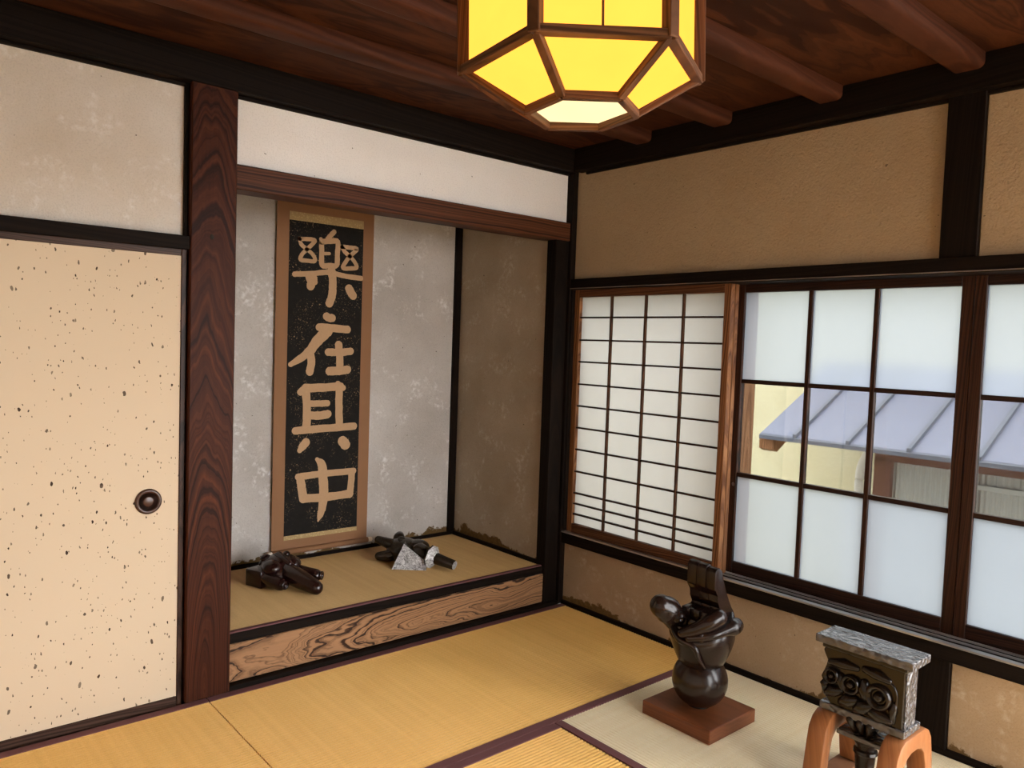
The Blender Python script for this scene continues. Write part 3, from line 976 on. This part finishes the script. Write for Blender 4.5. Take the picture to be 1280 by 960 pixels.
glyphs = [
    (GA, [([(178, 234), (222, 236), (254, 242), (240, 262), (212, 288), (188, 314), (182, 338), (215, 343), (253, 345), (246, 316), (214, 286), (186, 262), (178, 234)], 17),
          ([(350, 200), (332, 218), (318, 236)], 20), ([(287, 250), (330, 246), (368, 250), (366, 310), (362, 366), (324, 368), (290, 366), (288, 310), (287, 250)], 22),
          ([(284, 236), (292, 250)], 16), ([(300, 308), (326, 308)], 13),
          ([(388, 274), (428, 278), (464, 284), (448, 304), (428, 322), (406, 352), (394, 380), (430, 382), (462, 378), (452, 350), (428, 322), (404, 300), (388, 274)], 17),
          ([(152, 411), (240, 408), (322, 402), (400, 420), (484, 432)], 22), ([(336, 392), (343, 440), (342, 490), (336, 530), (326, 556)], 34),
          ([(226, 426), (236, 450), (232, 470)], 36), ([(250, 428), (252, 450)], 26), ([(424, 484), (436, 506), (444, 518)], 34)]),
    (GA, [([(312, 622), (326, 630), (340, 630)], 32), ([(276, 676), (350, 682), (416, 688)], 32), ([(316, 696), (268, 742), (232, 790), (190, 826), (132, 862)], [46, 44, 38, 30, 20]),
          ([(228, 800), (236, 850), (228, 898)], 34), ([(372, 764), (378, 820), (378, 886)], 32), ([(320, 800), (378, 802), (432, 796)], 30), ([(326, 896), (376, 894), (416, 888)], 34)]),
    (GB, [([(182, 120), (206, 100)], 30), ([(206, 100), (290, 98), (382, 92)], 34), ([(368, 78), (396, 100)], 22), ([(208, 110), (214, 200), (212, 290)], 36), ([(376, 100), (374, 200), (376, 290)], 32),
          ([(222, 178), (270, 178), (316, 176)], 26), ([(222, 236), (270, 238), (318, 230)], 34), ([(156, 314), (220, 308), (300, 302), (448, 290)], 32),
          ([(208, 372), (192, 392), (178, 412)], [36, 34, 22]), ([(392, 366), (406, 382)], 42)]),
    (GB, [([(264, 456), (288, 484), (294, 540), (298, 620), (292, 690), (282, 730), (270, 764)], [16, 36, 40, 40, 36, 28, 8]), ([(170, 544), (230, 536), (300, 528), (446, 514)], 28),
          ([(180, 548), (188, 600), (196, 654)], 36), ([(438, 520), (434, 580), (428, 632)], 28), ([(196, 652), (300, 646), (428, 628)], 34)]),
]
for off, strokes in glyphs:
    bm = bmesh.new()
    def gp(p):
        q = PX(off[0] + p[0] / 4, off[1] + p[1] / 4, 'y', YS)
        return Vector((q.x, 0, q.z))
    for pts, wd in strokes:
        ws = wd if isinstance(wd, list) else [wd] * len(pts)
        P = [gp(p) for p in pts]
        # zoomed-photo pixels to metres on the scroll
        Wm = [0.5 * x * (gp((pts[0][0] + 1, pts[0][1])) - gp(pts[0])).length * 1.14 for x in ws]
        cp, cw = smooth_curve(P, Wm, 5) if len(P) > 2 else ([P[0].lerp(P[1], i / 4) for i in range(5)], [Wm[0] + (Wm[1] - Wm[0]) * i / 4 for i in range(5)])
        d0, d1 = (cp[1] - cp[0]).normalized(), (cp[-1] - cp[-2]).normalized()
        full = [(cp[0] - d0 * cw[0] * math.sin(a_), cw[0] * math.cos(a_)) for a_ in (1.45, 1.1, 0.7, 0.35)]
        full += list(zip(cp, cw))
        full += [(cp[-1] + d1 * cw[-1] * math.sin(a_), cw[-1] * math.cos(a_)) for a_ in (0.35, 0.7, 1.1, 1.45)]
        lift = Vector((0, -0.00008 * strokes.index((pts, wd)), 0))
        prev = None
        for i, (p, hw) in enumerate(full):
            t = (full[min(i + 1, len(full) - 1)][0] - full[max(i - 1, 0)][0]).normalized()
            nrm = Vector((-t.z, 0, t.x))
            e1, e2 = (hw * (1 + random.uniform(-.06, .06)) for _ in range(2))
            cur = (bm.verts.new(p + nrm * e1 + lift), bm.verts.new(p - nrm * e2 + lift))
            if prev:
                bm.faces.new((prev[0], cur[0], cur[1], prev[1]))
            prev = cur
    cen = sum((v.co for v in bm.verts), Vector()) / len(bm.verts)
    cen.y = 0
    bmesh.ops.translate(bm, vec=-cen, verts=bm.verts)
    for f_ in bm.faces:
        f_.normal_update()
        if f_.normal.y > 0:
            f_.normal_flip()
    me = bpy.data.meshes.new('character')
    bm.to_mesh(me)
    bm.free()
    link('character', me, M['glyph'], ink, (cen.x, YS - .0016, cen.z))

# ================================================================== LANTERN
LC = Vector((-1.747, -1.787, 1.8655))
lan = thing('paper_lantern', LC, 'six-sided wooden frame lantern with glowing yellow paper panels hanging from the ceiling', 'lantern')
lan.rotation_euler = (-0.036, -0.0087, 0)
RV, RW, HW_, HP, TH = 0.23, 0.108, 0.0707, 0.20, 2.5236


def hexp(r, z, i):
    a = TH + i * PI / 3
    return Vector((r * math.cos(a), r * math.sin(a), z))


def bar(name, a, b, wdt, hgt, upv, mat, parent):
    """square bar between two points, its local x along the bar"""
    d = (b - a)
    x = d.normalized()
    y = Vector(upv).cross(x).normalized()
    z = x.cross(y)
    bm = bm_box((d.length, wdt, hgt), 0.0015)
    o = link(name, finish(bm, name), mat, parent, (0, 0, 0), local=True)
    m = Matrix(((x.x, y.x, z.x, 0), (x.y, y.y, z.y, 0), (x.z, y.z, z.z, 0), (0, 0, 0, 1)))
    o.matrix_local = Matrix.Translation((a + b) / 2) @ m
    return o


LP = M['lantern_wood']
for i in range(6):
    v0, v1 = hexp(RV, 0, i), hexp(RV, 0, i + 1)
    t0, t1 = hexp(RV, HP, i), hexp(RV, HP, i + 1)
    w0, w1 = hexp(RW, -HW_, i), hexp(RW, -HW_, i + 1)
    mid = ((v0 + v1) / 2).normalized()
    bar('corner_post', v0 - Vector((0, 0, .006)), t0, 0.022, 0.022, v0, LP, lan)
    bar('ring_bar', v0, v1, 0.020, 0.016, (0, 0, 1), LP, lan)
    bar('ring_bar', t0, t1, 0.020, 0.016, (0, 0, 1), LP, lan)
    bar('rib_bar', v0, w0, 0.016, 0.014, (0, 0, 1), LP, lan)
    bar('base_bar', w0, w1, 0.014, 0.016, (0, 0, 1), LP, lan)
    m0, m1 = (v0 + v1) / 2 - mid * .004, (t0 + t1) / 2 - mid * .004
    if i in (1, 4):
        bar('thin_bar', m0, m1, 0.004, 0.005, mid, LP, lan)
    inn = -mid * .006
    for nm, q in (('paper_panel', (v0, v1, t1, t0)), ('paper_panel', (v0, v1, w1, w0))):
        bm = bmesh.new()
        bm.faces.new([bm.verts.new(p + inn) for p in q])
        part(nm, bm, M['lamp_paper'], lan)
bm = bmesh.new()
bm.faces.new([bm.verts.new(hexp(RW, -HW_ + .007, i)) for i in range(6)])
part('base_panel', bm, M['lamp_paper_bottom'], lan)
for i in range(6):
    bm = bmesh.new()
    bm.faces.new([bm.verts.new(p) for p in (hexp(RV, HP, i), hexp(RV, HP, i + 1), hexp(0.06, HP + .06, i + 1), hexp(0.06, HP + .06, i))])
    part('top_panel', bm, LP, lan)
part('cord', tube_bm([(0, 0, HP + .04), (0.0, 0.0, ZB - LC.z - .004)], [0.005, 0.005], 10, 1), M['black_wood'], lan, True)
part('ceiling_cap', lathe_bm([(0.05, ZB - LC.z - .03), (0.05, ZB - LC.z)], 24), LP, lan)

# ================================================================== SCULPTURES
# --- A: raised stubby hand out of a round body, on a square plinth
A0 = Vector((-0.475, -1.237, 0.0))
sa = thing('abstract_sculpture', A0, 'dark carved wood figure with upright finger blocks on a reddish square plinth', 'sculpture')
part('plinth', bm_box((0.28, 0.295, 0.05), 0.003), M['plinth_wood'], sa, False, (0, 0, 0.025))
prof = []
for i in range(25):
    a = -PI / 2 + PI * i / 24
    r = 0.100 * math.cos(a) ** 0.92
    prof.append((max(r, 0.0), 0.144 + 0.096 * math.sin(a)))
prof[0] = (0.045, 0.0495)
prof = [p for p in prof if p[1] >= 0.0495]
prof[-1] = (0.0, prof[-1][1])
part('lower_ball', lathe_bm(prof, 36), M['scul_a'], sa, True)
up_prof = [(0.0, 0.205), (0.070, 0.207), (0.082, 0.215), (0.094, 0.24), (0.108, 0.275), (0.116, 0.305), (0.118, 0.328), (0.115, 0.348), (0.109, 0.364), (0.101, 0.372), (0.090, 0.366), (0.07, 0.335), (0.0, 0.318)]
bm = lathe_bm(up_prof, 44)
for v in bm.verts:                      # the rim dips towards the alcove side and climbs into the raised hand
    if v.co.z > 0.30:
        f_ = min(1.0, (v.co.z - 0.30) / 0.06)
        v.co.z += f_ * (0.42 * v.co.x + 0.004)
part('upper_body', bm, M['scul_a'], sa, True)
# three finger columns: side outline in x-z, stepped like knuckles towards the alcove side
zig = [(-0.042, 0.30), (-0.050, 0.412), (-0.012, 0.418), (-0.006, 0.428), (-0.026, 0.452), (-0.022, 0.476), (-0.046, 0.500), (-0.046, 0.566), (-0.038, 0.577), (-0.022, 0.581), (-0.004, 0.566),
       (0.014, 0.510), (0.040, 0.448), (0.078, 0.395), (0.104, 0.350), (0.109, 0.320), (0.08, 0.30)]
for j in range(3):
    yc = 0.032 - 0.0405 * j
    dz = (0.004, 0.002, -0.004)[j]
    bm = prism_bm([(a, b + (dz if b > 0.5 else 0)) for a, b in zig], 0.0395, 'xz')
    bevel_all(bm, 0.0035, 2)
    part('finger_block', bm, M['scul_a'], sa, 'auto', (0, yc - .008, 0))
# rows of low knuckles inside the hollow
for j in range(3):
    for r_ in range(3):
        bm = bm_box((0.040, 0.038, 0.034), 0.007, 2)
        part('knuckle', bm, M['scul_a'], sa, 'auto', (-0.052 - .016 * r_, 0.026 - .0405 * j, 0.404 - .033 * r_))
# lobe like a beaked head on the far side
cp, cr_ = smooth_curve([(-0.050, 0.055, 0.33), (-0.080, 0.068, 0.368), (-0.104, 0.078, 0.398), (-0.130, 0.088, 0.416)], [0.036, 0.042, 0.049, 0.042], 6)
lb = part('head_lobe', tube_bm(cp, cr_, 22, 6), M['scul_a'], sa, True)
part('mouth_slit', lathe_bm([(0.0515, -0.0016), (0.0515, 0.0016)], 28, None, Matrix.Translation((-0.114, 0.082, 0.400)) @ Matrix.Rotation(0.35, 4, 'Y')), M['dark_gap'], lb)
part('cheek_bulb', ell_bm((-0.095, 0.035, 0.382), (0.024, 0.024, 0.025), 18), M['scul_a'], lb, True)
part('eye_ring', lathe_bm([(0.010, 0), (0.010, 0.004), (0.006, 0.004), (0.005, 0.001), (0, 0.001)], 20, None, Matrix.Translation((-0.108, 0.016, 0.386)) @ Matrix.Rotation(PI / 2 + .15, 4, 'X') @ Matrix.Rotation(-0.6, 4, 'Y')), M['scul_a'], lb, True)
# crossed arms on the near side
cp, cr_ = smooth_curve([(-0.122, -0.005, 0.344), (-0.102, -0.046, 0.366), (-0.072, -0.080, 0.392), (-0.040, -0.094, 0.408)], [0.018, 0.023, 0.029, 0.030], 6)
part('arm', tube_bm(cp, cr_, 18, 5), M['scul_a'], sa, True)
cp, cr_ = smooth_curve([(-0.116, -0.028, 0.330), (-0.074, -0.082, 0.345), (-0.026, -0.106, 0.358), (0.022, -0.112, 0.366), (0.046, -0.108, 0.366)], [0.014, 0.016, 0.018, 0.030, 0.028], 6)
part('arm', tube_bm(cp, cr_, 18, 5), M['scul_a'], sa, True)
cp, cr_ = smooth_curve([(-0.100, 0.055, 0.345), (-0.122, 0.010, 0.318), (-0.108, -0.045, 0.300), (-0.098, -0.060, 0.262), (-0.070, -0.066, 0.225)], [0.012, 0.013, 0.011, 0.008, 0.005], 6)
part('front_fold', tube_bm(cp, cr_, 14, 3), M['scul_a'], sa, True)

# --- B: carved bracket on two arch stands
B0 = Vector((-0.474, -1.845, 0.0))
sb = thing('carved_bracket', B0, 'dark carved wooden bracket with adzed flat top and relief rings held between two arch stands', 'sculpture')
bx = lambda n, x, y, z, m, bev=.003: part(n, bm_box((x[1] - x[0], y[1] - y[0], z[1] - z[0]), bev, 2), m, sb, False, ((x[0] + x[1]) / 2, (y[0] + y[1]) / 2, (z[0] + z[1]) / 2))
bx('top_slab', (-.062, .062), (-.147, .147), (.448, .472), M['scul_b_lit'])
bx('cornice', (-.050, .050), (-.128, .130), (.432, .449), M['scul_b'], .006)
# trunk with a lobed profile on the far edge
oy = [(-.120, .258), (-.120, .434), (.120, .434), (.128, .424), (.122, .408), (.108, .396), (.112, .376), (.126, .352), (.132, .335), (.120, .326), (.126, .310), (.118, .285), (.096, .258)]
bm = prism_bm(oy, 0.088, 'yz')
bevel_all(bm, 0.003, 1)
part('trunk', bm, M['scul_b'], sb)
bx('lit_side_face', (-.036, .036), (-.1235, -.119), (.262, .432), M['scul_b_lit'], .001)  # plate in the paler wood imitates the window-lit side
fm = Matrix.Translation((-.044, 0, 0)) @ Matrix.Rotation(-PI / 2, 4, 'Y')


def ring(y, z, r, name='relief_ring', h=.022):
    m = Matrix.Translation((-.040, y, z)) @ Matrix.Rotation(-PI / 2, 4, 'Y')
    return part(name, lathe_bm([(r * 1.1, -.004), (r * 1.05, h * .5), (r * .92, h * .95), (r * .78, h), (r * .62, h * .25), (r * .45, h * .12), (r * .40, h * .7), (r * .22, h * .95), (0, h)], 28, None, m), M['scul_b'], sb, True)


ring(.094, .352, .024)
ring(.034, .344, .029)
ring(-.050, .336, .037)
for y0_, z0_, y1_, z1_, r_ in ((.070, .312, .108, .292, .020), (.020, .300, .060, .280, .022), (-.025, .300, .012, .274, .024), (-.025, .284, -.082, .276, .022), (.100, .392, .020, .398, .016),
                               (-.005, .404, -.075, .392, .016), (-.006, .362, -.010, .315, .019), (.066, .36, .062, .32, .015), (-.095, .33, -.09, .28, .012), (.112, .33, .116, .30, .016)):
    part('relief_fold', tube_bm([(-.042, y0_, z0_), (-.048, (y0_ + y1_) / 2, (z0_ + z1_) / 2 + .004), (-.042, y1_, z1_)], [r_ * .75, r_, r_ * .65], 14, 4), M['scul_b'], sb, True)
# arched border line on the near side of the relief
ar = [(-.096, .275), (-.100, .33), (-.098, .365), (-.085, .385), (-.06, .392)]
cp, cr_ = smooth_curve([(-.045, a, b) for a, b in ar], [.004] * 5, 5)
part('relief_border', tube_bm(cp, cr_, 10, 2), M['scul_b'], sb, True)
bx('lower_flange', (-.052, .060), (-.130, .128), (.240, .262), M['scul_b_lit'])
part('neck', lathe_bm([(.060, .242), (.058, .232), (.046, .212), (.034, .198), (.030, .192)], 4, None, Matrix.Rotation(PI / 4, 4, 'Z')), M['scul_b'], sb)
for y in (-.030, .0, .030):
    part('neck_fold', tube_bm([(-.044, y, .236), (-.030, y * .7, .202)], [.014, .010], 12, 3), M['scul_b'], sb, True)
bx('collar_plate', (-.050, .050), (-.070, .070), (.180, .194), M['scul_b_lit'])
part('peg', lathe_bm([(.040, .181), (.040, .172), (.031, .160), (.028, .146), (.034, .142), (.036, .134), (.030, .126), (.028, .10), (.024, .05), (.020, .012), (.0, .012)], 28), M['scul_b'], sb, 'auto')


def arch_stand(y, label):
    st = thing('arch_stand', (-0.455, y, 0.0), label, 'stand', 'arch stands under the carved bracket')
    out = [(-.150, .024), (-.128, .150), (-.118, .195), (-.098, .222), (-.070, .236), (.070, .236), (.098, .222), (.118, .195), (.128, .150), (.150, .024)]
    inn = [(.098, .024), (.082, .120), (.070, .158), (.048, .178), (.020, .186), (-.020, .186), (-.048, .178), (-.070, .158), (-.082, .120), (-.098, .024)]
    bm = bmesh.new()
    # legs and crown as one carved arch, built from quads so the opening stays clean
    dep = 0.058
    vo = [[bm.verts.new((a, d, b)) for a, b in out] for d in (-dep / 2, dep / 2)]
    vi = [[bm.verts.new((a, d, b)) for a, b in inn[::-1]] for d in (-dep / 2, dep / 2)]
    n = len(out)
    for i in range(n - 1):
        bm.faces.new((vo[0][i], vo[0][i + 1], vi[0][i + 1], vi[0][i]))
        bm.faces.new((vo[1][i], vo[1][i + 1], vi[1][i + 1], vi[1][i]))
        bm.faces.new((vo[0][i], vo[0][i + 1], vo[1][i + 1], vo[1][i]))
        bm.faces.new((vi[0][i], vi[0][i + 1], vi[1][i + 1], vi[1][i]))
    for i in (0, n - 1):
        bm.faces.new((vo[0][i], vi[0][i], vi[1][i], vo[1][i]))
    bmesh.ops.recalc_face_normals(bm, faces=bm.faces)
    sharp = [e for e in bm.edges if len(e.link_faces) == 2 and e.calc_face_angle() > 0.9]
    bmesh.ops.bevel(bm, geom=sharp, offset=0.006, segments=2, affect='EDGES', profile=0.5)
    part('arch', bm, M['stand_wood'], st, 'auto')
    part('foot_plank', bm_box((0.325, 0.074, 0.024), 0.005, 2), M['foot_wood'], st, False, (0, 0, 0.012))
    return st


arch_stand(-1.738, 'orange-brown wooden arch stand on the sheen-lightened mat toward the plinth sculpture')
arch_stand(-1.952, 'orange-brown wooden arch stand in front of the black post below the sill')

# --- C: dark lying figure in the alcove, beside the pillar
C0 = Vector((-1.33, 0.42, ZF))
sc_ = thing('lying_figure', C0, 'dark red-brown carved figure with stub arms lying on the alcove mat near the pillar', 'sculpture')
mc = M['scul_c']
part('body', ell_bm((0.0, 0.06, 0.055), (0.095, 0.105, 0.075), 28), mc, sc_, True)
bm = bm_box((0.085, 0.10, 0.078), 0.006, 2)
part('back_block', bm, mc, sc_, 'auto', (-0.080, 0.075, 0.039)).rotation_euler = (0, 0, 0.35)
part('shoulder', ell_bm((-.05, 0.02, 0.088), (0.045, 0.055, 0.035), 20), mc, sc_, True)
part('shoulder', ell_bm((.05, 0.04, 0.088), (0.045, 0.055, 0.035), 20), mc, sc_, True)
part('ridge', tube_bm([(-.01, 0.13, 0.10), (0.0, 0.06, 0.128), (0.015, -.02, 0.105)], [.012, .018, .014], 14, 4), mc, sc_, True)
part('knob', ell_bm((.055, 0.10, 0.115), (0.018, 0.018, 0.016), 16), mc, sc_, True)
part('knob', ell_bm((-.045, 0.10, 0.112), (0.026, 0.022, 0.018), 16), mc, sc_, True)
part('peg', tube_bm([(0.01, 0.0, 0.064), (0.03, -0.10, 0.052), (0.056, -0.205, 0.036)], [0.046, 0.042, 0.031], 22, 3), mc, sc_, True)
part('arm', tube_bm([(-.075, 0.06, 0.05), (-.068, -0.01, 0.042), (-.05, -0.075, 0.036)], [0.034, 0.030, 0.028], 18, 3), mc, sc_, True)
part('arm', tube_bm([(.06, 0.06, 0.05), (.105, 0.0, 0.042), (.135, -0.04, 0.036)], [0.034, 0.030, 0.030], 18, 3), mc, sc_, True)
part('arm_tip', lathe_bm([(.020, 0), (.020, .006), (.010, .006), (.010, .001), (0, .001)], 18, None, Matrix.Translation((.152, -.061, .038)) @ Matrix.Rotation(-0.88, 4, 'Z') @ Matrix.Rotation(PI / 2, 4, 'Y')), mc, sc_, True)

for x0_, y0_, x1_, y1_ in ((-.062, .10, -.030, -.01), (.062, .11, .045, .0), (-.02, .135, -.075, .085)):
    part('carved_fold', tube_bm([(x0_, y0_, .088), ((x0_ + x1_) / 2, (y0_ + y1_) / 2, .112), (x1_, y1_, .092)], [.008, .013, .009], 12, 3), mc, sc_, True)
part('arm_tip', lathe_bm([(.019, 0), (.019, .006), (.010, .006), (.010, .001), (0, .001)], 18, None, Matrix.Translation((-.043, -.101, .037)) @ Matrix.Rotation(-1.3, 4, 'Z') @ Matrix.Rotation(PI / 2, 4, 'Y')), mc, sc_, True)

# --- D: dark figure with silver chiselled faces
D0 = Vector((-0.665, 0.42, ZF))
sd = thing('lying_peg_figure', D0, 'dark carved peg figure with silver chiselled faces lying on the alcove mat beside the scroll', 'sculpture')
md = M['scul_d']
part('body', ell_bm((0.01, 0.05, 0.052), (0.085, 0.11, 0.066), 26), md, sd, True)
part('hump', ell_bm((0.05, -0.02, 0.078), (0.055, 0.065, 0.040), 22), md, sd, True)
part('knob', tube_bm([(-.04, 0.10, 0.08), (-.085, 0.15, 0.10)], [0.030, 0.020], 16, 3), md, sd, True)
part('knob', tube_bm([(-.06, 0.06, 0.035), (-.115, 0.09, 0.032)], [0.030, 0.022], 16, 3), md, sd, True)
part('knob', tube_bm([(.02, 0.12, 0.10), (.05, 0.16, 0.10)], [0.030, 0.024], 16, 3), md, sd, True)
part('eye_ring', lathe_bm([(.020, 0), (.019, .008), (.012, .009), (.009, .002), (.005, .002), (.004, .007), (0, .008)], 20, None, Matrix.Translation((-.012, .045, .112)) @ Matrix.Rotation(0.5, 4, 'X')), md, sd, True)
part('back_fold', tube_bm([(.06, .11, .07), (.085, .04, .075), (.09, -.03, .06)], [.016, .022, .014], 14, 3), md, sd, True)
# silver gable: three-sided wedge whose face looks at the room
bm = bmesh.new()
f0 = [Vector(p) for p in ((-.130, -.055, 0.001), (.000, -.165, 0.001), (.018, -.140, 0.035), (-.045, -.030, 0.112))]
bk = Vector((.07, .085, 0))
va = [bm.verts.new(p) for p in f0]
vb = [bm.verts.new(p + bk) for p in f0]
bm.faces.new(va)
bm.faces.new(vb[::-1])
for i in range(4):
    j = (i + 1) % 4
    bm.faces.new((va[i], va[j], vb[j], vb[i]))
o = part('gable', bm, [md, M['silver']], sd)
nf = max(o.data.polygons, key=lambda p: p.normal.dot(Vector((-.64, -.76, .1))))
nf.material_index = 1
ax0, ax1 = Vector((.045, -.115, .058)), Vector((.112, -.292, .030))
dv = (ax1 - ax0).normalized()
qz = dv.to_track_quat('Z', 'Y').to_matrix().to_4x4()
part('neck', tube_bm([Vector((.03, -.06, .064)), ax0], [.050, .036], 20, 2), md, sd, True)
m = Matrix.Translation(ax0 + dv * .03) @ qz
o = part('collar', lathe_bm([(.038, -.034), (.060, -.014), (.060, -.006), (.028, .024)], 8, None, m), [md, M['silver']], sd)
for p in o.data.polygons:
    if p.normal.dot(dv) > 0.45 and (p.center - ax0).dot(dv) > 0.022:
        p.material_index = 1
o = part('peg', lathe_bm([(.030, 0.0), (.029, .02), (.024, .125), (.021, .131), (0.0, .132)], 24, None, Matrix.Translation(ax0 + dv * .03) @ qz), [md, M['silver']], sd, 'auto')
for p in o.data.polygons:
    if p.normal.dot(dv) > 0.9 and (p.center - ax0).dot(dv) > .1:
        p.material_index = 1
